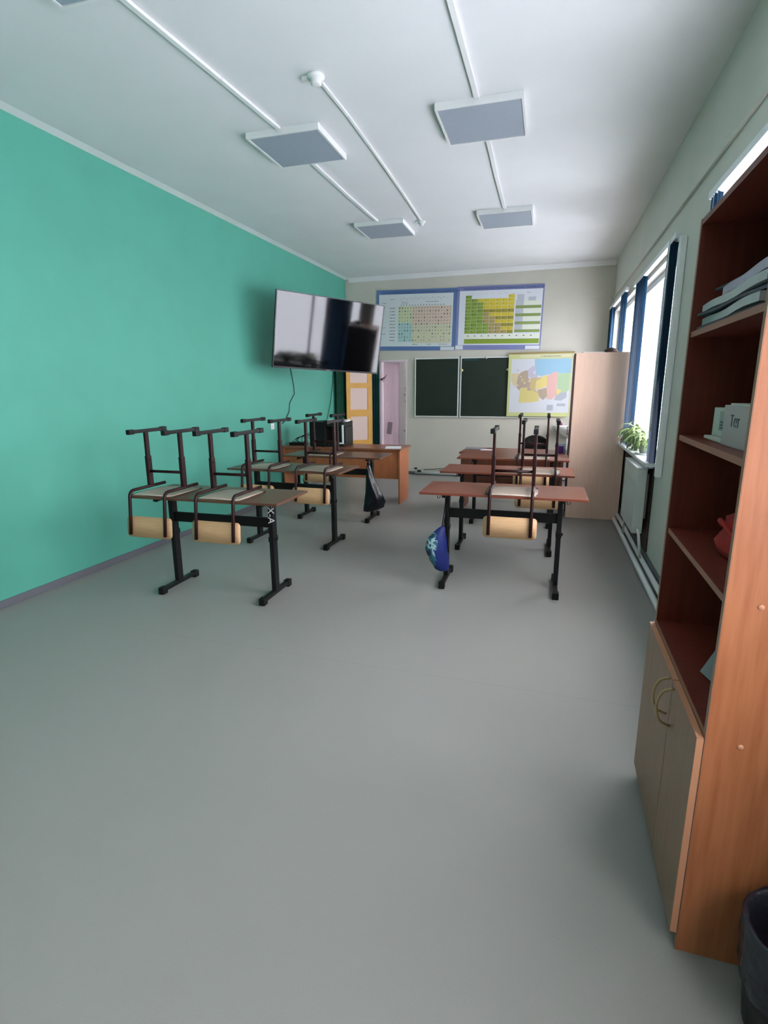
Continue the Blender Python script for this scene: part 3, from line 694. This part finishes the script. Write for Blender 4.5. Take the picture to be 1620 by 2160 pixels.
tube(bm, [(.066, .03, .725), (.075, .0, .60), (.07, -.012, .45), (.085, -.02, .30)], .0035, 6); obj('cord', bm, m_cap, t)
t = thing('plastic_bag', 'shiny black plastic bag hanging from the third left-row desk', 'bag', (-2.02, 5.88, 0), .2)
bm = bmesh.new()
blob_bag(bm, [(-.06, 0, .135, .05, .03), (-.03, 0, .15, .085, .05), (.01, 0, .19, .115, .07), (.03, 0, .26, .118, .072), (.02, 0, .35, .095, .06), (-.005, 0, .45, .066, .045), (-.03, 0, .56, .042, .03), (-.045, 0, .66, .022, .02), (-.05, 0, .715, .01, .01)], n=28, fold=.22, seed=4)
obj('sack', bm, m_navy, t)
bm = bmesh.new(); tube(bm, [(-.05, 0, .70), (-.04, .005, .73), (-.045, .03, .735)], .006, 6); obj('handle', bm, m_navy, t)

# ---------------------------------------------------------------- teacher desks
def teacher_desk(label, loc, rz, W, D, Hh, m, mtop, zm=.34):
    t = thing('teacher_desk', label, 'desk', loc, rz)
    bobj('tabletop', mtop, t, (-W/2, W/2, -D/2, D/2, Hh-.025, Hh), bev=.003)
    for s in (-1, 1): bobj('side_panel', m, t, (s*(W/2-.03)-.011, s*(W/2-.03)+.011, -D/2+.03, D/2-.05, 0, Hh-.0255), bev=.002)
    bobj('modesty_panel', m, t, (-W/2+.042, W/2-.042, -D/2+.06, -D/2+.078, zm, Hh-.0255))
    return t
tL = teacher_desk('long brown teacher desk against the teal wall at the back', (-2.865, 7.19, 0), .015, 1.77, .56, .755, m_tw, mat('teacher_top_left', (126, 76, 54), .3, rgb2=(140, 86, 62), scale=6, stretch=(1, 14, 14)))
bobj('leg', m_cap, tL, (.79, .82, .10, .13, 0, .728)); bobj('leg', m_cap, tL, (-.82, -.79, .10, .13, 0, .728))
tR = teacher_desk('mahogany-coloured teacher desk in front of the chalkboard at right', (-.53, 7.08, 0), -.03, 1.27, .60, .76, m_tw2, m_desk)
# papers
def sheet(label, x, y, z, w_, d_, rz, m=m_paper, h=.003, name='paper_sheet', cat='paper'):
    o = bobj(name, m, None, (-w_/2, w_/2, -d_/2, d_/2, 0, h)); o.location = (x, y, z); o.rotation_euler = (0, 0, rz); return tag(o, label, cat)
sheet('white sheet of paper near the right end of the left teacher desk', -2.13, 7.10, .7555, .21, .297, .25)
sheet('grey newspaper on the left end of the right teacher desk', -1.03, 7.22, .7605, .26, .19, .1, m_gpaper, .008, 'newspaper', 'newspaper')
sheet('small white paper beside the grey newspaper', -.87, 7.10, .7605, .14, .10, -.1)
t = thing('book_stand', 'white holder with a purple book at the right end of the right teacher desk', 'book', (.045, 7.0, .7605), -.03)
bobj('book', m_purple, t, (-.035, .035, -.03, -.012, 0, .085), bev=.003); bobj('holder', m_paper, t, (-.055, .055, -.009, .03, 0, .115), bev=.004)
# black round-backed chair behind the right desk
t = thing('teacher_chair', 'black chair with an arched back behind the right teacher desk', 'chair', (-.29, 7.68, 0), 0)
bobj('seat', m_cap, t, (-.20, .20, -.18, .22, .43, .48), bev=.02)
bm = bmesh.new(); outl = [(.15*math.cos(a)*1.05, .62+.2*0, ) for a in (0,)]
pts2 = [(-.155, .60), (-.165, .78)]+[(.165*math.cos(a), .80+.10*math.sin(a)) for a in [PI-PI*k/12 for k in range(13)]]+[(.165, .78), (.155, .60)]
f1 = [bm.verts.new((x, -.02+.03*(1-(x/.16)**2), z)) for x, z in pts2]; f2 = [bm.verts.new((x, .03+.03*(1-(x/.16)**2), z)) for x, z in pts2]
bm.faces.new(f1); bm.faces.new(f2[::-1])
for k in range(len(f1)): bm.faces.new((f1[k], f1[(k+1) % len(f1)], f2[(k+1) % len(f1)], f2[k]))
Mx = Matrix.Translation((0, .16, 0))
for v in bm.verts: v.co = Mx @ v.co
obj('backrest', bm, m_cap, t)
bobj('seam_strip', mat('dark_grey_piping', (58, 52, 56), .5), t, (-.15, .15, .132, .14, .765, .775))
for sx in (-1, 1):
    for sy in (-1, 1):
        bm = bmesh.new(); tube(bm, [(sx*.16, .02+sy*.16, .44), (sx*.21, .02+sy*.21, 0)], .011, 8); obj('leg', bm, m_cap, t)
    bm = bmesh.new(); tube(bm, [(sx*.13, .17, .45), (sx*.13, .20, .64)], .010, 8); obj('back_support', bm, m_cap, t)

# electronics on the left teacher desk
t = thing('laser_printer', 'bulky black printer with papers on top on the left teacher desk', 'printer', (-3.08, 7.17, .7555), .0)
bm = bmesh.new(); box(bm, -.24, .0, -.2, .2, 0, .34, bev=.012); obj('body', bm, m_cap, t)
bm = bmesh.new(); box(bm, .002, .26, -.16, .2, 0, .05, bev=.006); box(bm, .002, .26, -.16, .2, .27, .34, bev=.01); box(bm, .225, .26, -.1, .2, .05, .27, bev=.004); box(bm, .002, .22, .0, .2, .05, .27)
obj('front_unit', bm, m_tvb, t)
bm = bmesh.new(); box(bm, .238, .262, -.172, -.162, .055, .30); box(bm, .13, .262, -.172, -.162, .04, .058); obj('white_edge', bm, m_paper, t)
sheet('untidy papers on top of the black printer', -2.96, 7.16, 1.096, .30, .24, .15, m_paper, .02, 'paper_stack')
t = thing('router', 'small black box with tangled cables on the left end of the teacher desk', 'router', (-3.57, 7.10, .7555))
bobj('case', m_cap, t, (-.1, .12, -.08, .08, 0, .04), bev=.006); bm = bmesh.new(); rr = random.Random(5)
for k in range(5):
    pts = bez((-.08+.04*k, .0, .042), (-.05+rr.uniform(-.1, .1), -.05, .10), (.10, .05, .12+rr.uniform(-.05, .08)), (.20, .06, .06+.03*k), 10); tube(bm, pts, .004, 5)
obj('cable_tangle', bm, m_cap, t)

# ---------------------------------------------------------------- tall pale cabinet
t = thing('tall_cabinet', 'tall pale beech cabinet standing by the right wall', 'cabinet', (0, 6.80, 0), .0)
bobj('side_panel', m_beech, t, (.146, .74, 0, .018, 0, 1.93), bev=.001)
bobj('side_panel', m_beech, t, (.146, .74, .532, .55, 0, 1.93), bev=.001)
bobj('top_panel', m_beech, t, (.146, .74, .0185, .5315, 1.91, 1.93)); bobj('back_panel', m_dcab, t, (.734, .742, .0185, .5315, .02, 1.91))
bobj('plinth', m_dcab, t, (.17, .185, .0185, .5315, 0, .07)); bobj('shelf', m_beech, t, (.165, .73, .0185, .5315, .9, .918))
for (a, b) in ((.002, .274), (.278, .548)):
    d = bobj('door', m_dcab, t, (.128, .1455, a, b, .072, 1.925), bev=.001)
    bm = bmesh.new(); yy = .24 if a < .2 else .31; tube(bm, [(.128, yy, .98), (.108, yy, .985), (.108, yy, 1.075), (.128, yy, 1.08)], .005, 8); obj('handle', bm, m_chrome, d)
bm = bmesh.new(); lathe(bm, [(.075, 0), (.078, .02), (.05, .045), (.012, .058), (.001, .06)], 20, cap0=True); o = obj('dark_cap', bm, m_dbrown); o.location = (.52, 6.93, 1.9305)
tag(o, 'dark domed hat-like object on top of the tall pale cabinet', 'hat')
sheet('pale papers lying on the tall pale cabinet beside the dark dome', .33, 6.98, 1.9305, .24, .2, .1, m_paper, .012, 'paper_stack')

# washbasin
t = thing('washbasin', 'white washbasin on the back wall beside the tall cabinet', 'washbasin', (.16, YB, 0))
bm = bmesh.new()
rings = [(.0, -.19, .945, .24, .19), (.0, -.19, .925, .245, .195), (.0, -.17, .86, .20, .16), (.0, -.13, .79, .11, .11), (.0, -.12, .74, .05, .05)]
blob_bag(bm, rings, n=28)
obj('basin', bm, m_porc, t); bm = bmesh.new(); tube(bm, [(0, -.12, .75), (0, -.12, .55), (0, -.06, .50), (0, -.004, .50)], .02, 10); obj('drain_pipe', bm, m_pvc, t)
bm = bmesh.new(); tube(bm, [(.08, -.03, .94), (.08, -.03, 1.04), (.06, -.12, 1.05), (.05, -.14, 1.02)], .010, 10); obj('tap', bm, m_graym, t)
bm = bmesh.new(); lathe(bm, [(.045, 0), (.045, .02), (.025, .05), (.001, .056)], 16, cap0=True); o = obj('sponge', bm, mat('dark_magenta', (110, 30, 80), .7)); o.location = (.02, YB-.2, .9455)
tag(o, 'dark magenta sponge on the rim of the washbasin', 'sponge')

# ---------------------------------------------------------------- radiator, pipes, plant
M = wall_mat()
bm = bmesh.new(); box(bm, -.012, -.001, 5.02, 6.78, .14, .885); o = obj('niche_panel', bm, m_dbrown); o.matrix_world = M; tag(o, 'dark brown panel standing in for the niche behind the radiator', 'board')  # thin panel standing in for the dark back of the niche
t = thing('radiator', 'white panel radiator under the window beside the potted plant', 'radiator', M=M)
bm = bmesh.new(); box(bm, -.135, -.05, 5.06, 5.80, .29, .862, bev=.006); obj('panel', bm, m_radw, t)
bm = bmesh.new(); box(bm, -.138, -.048, 5.052, 5.808, .8625, .872, bev=.002); obj('top_grille', bm, m_white, t)
bm = bmesh.new()
for k in range(18):
    y = 5.10+k*.038; box(bm, -.139, -.1345, y, y+.016, .33, .75)
obj('front_flutes', bm, m_radw, t)
for yy in (5.2, 5.66): bobj('wall_bracket', m_white, t, (-.05, -.0125, yy-.015, yy+.015, .4, .8))
bm = bmesh.new(); tube(bm, [(-.09, 5.045, .33), (-.09, 5.0, .33), (-.085, 4.985, .30), (-.06, 4.97, .09)], .012, 10); tube(bm, [(-.09, 5.84, .33), (-.09, 5.84, .09)], .012, 10); tube(bm, [(-.09, 5.80, .33), (-.09, 5.84, .33)], .012, 10)
obj('connecting_pipe', bm, m_white, t)
for (off, z, r, lb) in ((.075, .028, .022, 'white heating pipe lying lowest along the right wall'), (.036, .078, .020, 'white heating pipe running just above the lowest one by the right wall')):
    bm = bmesh.new(); tube(bm, [(-off, -1, z), (-off, 2, z), (-off-.004, 4.2, z), (-off, 6.0, z), (-off, 6.79, z)], r, 12); o = obj('heating_pipe', bm, m_white); o.matrix_world = M; tag(o, lb, 'pipe')
bm = bmesh.new(); tube(bm, [(-2.45, YB-.06, .04), (-1.2, YB-.06, .04), (.5, YB-.06, .04)], .028, 12)
tag(obj('heating_pipe', bm, m_white), 'white heating pipe along the foot of the back wall', 'pipe')
bm = bmesh.new(); tube(bm, [(-2.3, YB-.03, .09), (-1.7, YB-.02, .15), (-1.5, YB-.02, .16)], .005, 5); tube(bm, [(-2.0, YB-.03, .09), (-1.6, YB-.02, .11), (-1.3, YB-.02, .11)], .005, 5)
tag(obj('floor_cable', bm, m_cap), 'thin dark cables above the white pipe at the foot of the back wall', 'cable')
bm = bmesh.new(); lathe(bm, [(.001, .10), (.03, .105), (.03, .13), (.001, .135)], 12, -2.43, YB-.09); lathe(bm, [(.001, .055), (.035, .06), (.035, .095), (.001, .10)], 12, -2.36, YB-.11)
tag(obj('pipe_valve', bm, m_cap), 'dark valve knobs beside the end of the left teacher desk', 'valve')
# potted plant on the sill
Mp = M @ Matrix.Translation((-.005, 5.98, .9285)) @ Matrix.Diagonal((.75, 1, 1, 1))
t = thing('potted_plant', 'bushy trailing green plant in a pale pot on the windowsill', 'plant', M=Mp)
bm = bmesh.new(); lathe(bm, [(.06, .012), (.085, .11), (.092, .11), (.092, .13), (.082, .13), (.078, .115), (.001, .11)], 24, cap0=True); obj('pot', bm, mat('pot_grey', (150, 160, 152), .5), t)
bm = bmesh.new(); lathe(bm, [(.10, .0), (.12, .02), (.114, .02), (.096, .006), (.001, .006)], 24, cap0=True); obj('tray', bm, m_white, t)
rr = random.Random(21)
def stem_bm(L, droop, nseg, wd):
    bm = bmesh.new(); p = Vector((.02, 0, .12)); a = rr.uniform(.7, 1.35); seg = L/nseg
    for k in range(nseg):
        d = Vector((math.cos(a), rr.uniform(-.12, .12), math.sin(a))); q2 = p+d*seg
        s = Vector((0, 1, 0)); nn = d.cross(s)*.004; w0 = wd*(.45 if k else .3)
        mid = (p+q2)/2
        ring = [p+s*w0, mid+s*wd, q2+s*wd*.6, q2-s*wd*.6, mid-s*wd, p-s*w0]
        a1 = [bm.verts.new(x+nn) for x in ring]; a2 = [bm.verts.new(x-nn) for x in ring]
        bm.faces.new(a1); bm.faces.new(a2[::-1])
        for i in range(6): bm.faces.new((a1[i], a2[i], a2[(i+1) % 6], a1[(i+1) % 6]))
        p = q2; a -= droop*(.7+.6*rr.random())
    return bm
stems = []
for k in range(12):
    bm = stem_bm(rr.uniform(.22, .40), rr.uniform(.3, .62), 5, rr.uniform(.011, .017)); bmesh.ops.recalc_face_normals(bm, faces=bm.faces[:])
    me = bpy.data.meshes.new('stem'); bm.to_mesh(me); bm.free(); me.materials.append(m_leaf if k % 4 else m_leafp); stems.append(me)
for k in range(110):
    a = rr.uniform(PI*.45, PI*1.55); o = bpy.data.objects.new('stem', stems[k % 12]); C.objects.link(o); o.parent = t
    o.rotation_euler = (0, 0, a); sc_ = rr.uniform(.6, 1.05); o.scale = (sc_*.95, sc_, sc_*rr.uniform(.8, 1.1)); o.location = (rr.uniform(-.03, .02), rr.uniform(-.12, .12), rr.uniform(-.01, .03))

t2 = dup(t, (0, 0, 0), 0, 'smaller trailing plant on a white tray, nearer of the two on the windowsill')
t2.matrix_world = M @ Matrix.Translation((-.005, 5.60, .9285)) @ Matrix.Diagonal((.7, .85, .85, 1)); t['label'] = 'bushy trailing green plant on the windowsill, nearer to the tall cabinet'
t['group'] = t2['group'] = 'trailing plants on the windowsill'

# ---------------------------------------------------------------- bookcase
BX, BY0, BY1, BZ = .400, 1.405, 2.145, 2.075; BXB = .762
t = thing('bookcase', 'tall open bookcase of cherry-coloured board with two doors below', 'bookcase', (.022, -.004, 0), .010)
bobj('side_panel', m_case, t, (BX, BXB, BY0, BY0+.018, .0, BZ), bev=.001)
bobj('side_panel', m_caseshade, t, (BX, BXB, BY1-.018, BY1, .0, BZ), bev=.001)
bobj('top_panel', m_caseshade, t, (BX, BXB, BY0+.0185, BY1-.0185, BZ-.02, BZ-.002)); bobj('back_panel', m_caseshade, t, (BXB-.006, BXB, BY0+.0185, BY1-.0185, .06, BZ-.021))
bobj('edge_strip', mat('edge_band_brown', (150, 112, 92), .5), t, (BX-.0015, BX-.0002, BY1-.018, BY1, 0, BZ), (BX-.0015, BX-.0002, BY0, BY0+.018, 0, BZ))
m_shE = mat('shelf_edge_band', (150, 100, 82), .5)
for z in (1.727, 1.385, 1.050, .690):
    s_ = bobj('shelf', m_caseshade, t, (BX+(.006 if z > .8 else 0), BXB-.007, BY0+.0185, BY1-.0185, z-.018, z))
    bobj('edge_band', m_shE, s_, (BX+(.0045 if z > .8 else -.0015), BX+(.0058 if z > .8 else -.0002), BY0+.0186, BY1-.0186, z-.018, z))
bobj('bottom_panel', m_caseshade, t, (BX, BXB-.007, BY0+.0185, BY1-.0185, .06, .078)); bobj('plinth', m_case, t, (BX+.01, BX+.028, BY0+.0185, BY1-.0185, 0, .0595))
ym = 1.70
for i, (a, b) in enumerate(((BY0+.002, ym-.0015), (ym+.0015, BY1-.001))):
    d = bobj('door', m_door, t, (BX-.020, BX-.0025, a, b, .055, .672), bev=.0015)
    d['label'] = 'grey-brown laminate door'
    bobj('edge_band', m_dedge, d, (BX-.0195, BX-.003, a-.0012 if i == 0 else b, a-.0001 if i == 0 else b+.0012, .056, .671), (BX-.0195, BX-.003, a+.001, b-.001, .6721, .6733))
    yh = ym+(-.03 if i == 0 else .03); bm = bmesh.new(); zc = .595 if i == 0 else .60
    pts = [(BX-.021, yh, zc+.062), (BX-.035, yh, zc+.060)]+[(BX-.035-.030*math.sin(PI*k/10), yh, zc+.058*math.cos(PI*k/10)) for k in range(11)]+[(BX-.035, yh, zc-.060), (BX-.021, yh, zc-.062)]
    tube(bm, pts, .0042, 8); obj('handle', bm, m_chrome, d)
for (x, z) in ((.475, 1.041), (.478, .667)):
    bm = bmesh.new(); lathe(bm, [(.0075, 0), (.007, .002), (.001, .003)], 14, cap0=True); o = obj('screw_cap', bm, mat('screw_cap_paint', (214, 150, 116), .4), t)
    o.matrix_world = Matrix.Translation((x, BY0-.0002, z)) @ Matrix.Rotation(PI/2, 4, 'X')
# bookcase contents
def folder(label, x, y, z, w_, d_, h, rz, m, sag=.0, name='document_folder'):
    bm = bmesh.new(); n = 10; rr2 = random.Random(int(y*1000+z*100)); cols = []
    ph = rr2.uniform(0, 6)
    for k in range(n+1):
        yy = -d_/2+d_*k/n; s = .5*sag*(1+math.sin(k*.9+ph))
        cols.append([bm.verts.new((sx*w_/2, yy, zz)) for sx, zz in ((-1, s), (1, s*.5), (1, h+s*.5), (-1, h+s))])
    for a, b in zip(cols, cols[1:]):
        for k in range(4): bm.faces.new((a[k], a[(k+1) % 4], b[(k+1) % 4], b[k]))
    bm.faces.new(cols[0]); bm.faces.new(cols[-1][::-1])
    o = obj(name, bm, m); o.location = (x, y, z); o.rotation_euler = (0, 0, rz); return tag(o, label, 'folder', 'folders piled on the top shelf')
fa = mat('pale_teal_folder', (176, 178, 180), .4, var=.08, scale=14); fb = mat('lavender_folder', (168, 158, 180), .4, var=.1, scale=14); fc = mat('navy_folder', (34, 40, 62), .5)
folder('thin dark folder at the bottom of the pile on the top shelf', .57, 1.80, 1.7275, .30, .58, .010, .03, fc)
folder('pale teal folder above the bottom one on the top shelf', .57, 1.81, 1.738, .29, .60, .022, -.02, fa, .006)
folder('dark blue folder in the middle of the top shelf pile', .57, 1.80, 1.767, .30, .58, .008, .04, fc, .004)
folder('pale grey-teal folder second from the top of the top shelf pile', .57, 1.80, 1.780, .29, .60, .022, .0, fa, .006)
folder('lavender paper pile at the top of the top shelf pile', .57, 1.72, 1.809, .27, .44, .024, -.03, fb, .004)
folder('thin dark purple folder topmost at the back of the top shelf', .57, 1.83, 1.838, .22, .40, .006, .12, fc, .004)
def carton(label, x, y, z, w_, d_, h, rz, m=m_paper):
    t = thing('carton', label, 'box', (x, y, z), rz)
    bobj('body', m, t, (-w_/2, w_/2, -d_/2, d_/2, 0, h), bev=.002); return t
m_carton = mat('white_card', (190, 192, 182), .6); m_cartonp = mat('pale_pink_card', (178, 164, 164), .6)
z2_ = 1.3855
o = bobj('white_tray', m_carton, None, (-.075, .075, -.10, .10, 0, .010), bev=.003); o.location = (.53, 1.915, z2_); tag(o, 'flat white tray under the left white box on the shelf', 'tray')
c1 = carton('white box with a grey printed label on the second shelf of the bookcase', .53, 1.93, z2_+.011, .10, .14, .088, .12, m_carton)
bm = bmesh.new(); box(bm, -.0508, -.0502, -.05, .02, .018, .078); obj('label_sticker', bm, mat('grey_sticker', (150, 160, 150), .6), c1)
bm = bmesh.new(); rr = random.Random(2)
for k in range(5):
    for j in range(3): box(bm, -.0514, -.0509, -.045+k*.012, -.037+k*.012, .024+j*.009, .030+j*.009)
obj('printed_marks', bm, pm[0], c1)
c2 = carton('pale box with handwriting at the right of the white box on the second shelf', .515, 1.70, z2_, .12, .21, .112, .03, m_cartonp)
text('Тет', .045, c2, (-.0608, .04, .055), pm[0], rot=(PI/2, 0, -PI/2), name='handwriting')
bobj('lid', m_carton, c2, (-.058, .058, -.10, .06, .1125, .118))
t = thing('red_bag', 'crumpled red cloth bag on the third shelf of the bookcase', 'bag', (.595, 1.79, 1.0505))
bm = bmesh.new(); blob_bag(bm, [(0, 0, .0, .10, .15), (0, 0, .03, .115, .17), (0, -.01, .07, .10, .15), (.01, 0, .10, .11, .16), (.02, -.02, .135, .09, .12), (.02, -.02, .155, .04, .06)], n=24, fold=.12, seed=3); obj('cloth_body', bm, m_red, t)
bm = bmesh.new(); tube(bm, bez((-.09, -.08, .07), (-.12, -.05, .11), (-.12, .05, .12), (-.09, .08, .08), 10), .008, 6); obj('handle', bm, m_red, t)
t = thing('notebook', 'grey notebook with a white page leaning on the lowest open shelf of the bookcase', 'book', (.485, 1.635, .6905), .3)
Mn = Matrix.Rotation(.5, 4, 'Y')
bm = bmesh.new(); box(bm, 0, .02, -.09, .09, 0, .10, M=Matrix.Translation((0, 0, .012)) @ Mn); obj('cover', bm, m_gpaper, t)
bm = bmesh.new(); box(bm, .0205, .026, -.085, .085, .0, .105, M=Matrix.Translation((0, 0, .012)) @ Mn); obj('pages', bm, m_paper, t)

# ---------------------------------------------------------------- waste bin
t = thing('waste_bin', 'black waste bin with a plastic liner beside the bookcase', 'bin', (.622, 1.262, 0))
bm = bmesh.new(); lathe(bm, [(.088, .0), (.100, .12), (.112, .286), (.118, .289), (.118, .297), (.109, .294), (.096, .12), (.084, .006), (.001, .005)], 36, cap0=True); obj('bucket', bm, m_bin, t)
bm = bmesh.new(); rr = random.Random(8); n = 96; rings = []
for (r, z, a) in ((.108, .125, .004), (.113, .15, .004), (.117, .19, .004), (.120, .24, .003), (.1225, .295, .002), (.118, .306, .002), (.107, .298, .003), (.101, .22, .006), (.09, .11, .008)):
    rings.append([bm.verts.new(((r+a*.6*math.sin(k*.9+r*900)+rr.uniform(-a, a)*.3)*math.cos(2*PI*k/n), (r+a*.6*math.sin(k*.9+r*900)+rr.uniform(-a, a)*.3)*math.sin(2*PI*k/n), z+a*1.5*math.sin(k*.33+z*40))) for k in range(n)])
for a, b in zip(rings, rings[1:]):
    for k in range(n): f = bm.faces.new((a[k], a[(k+1) % n], b[(k+1) % n], b[k])); f.smooth = True
obj('liner', bm, m_film, t)
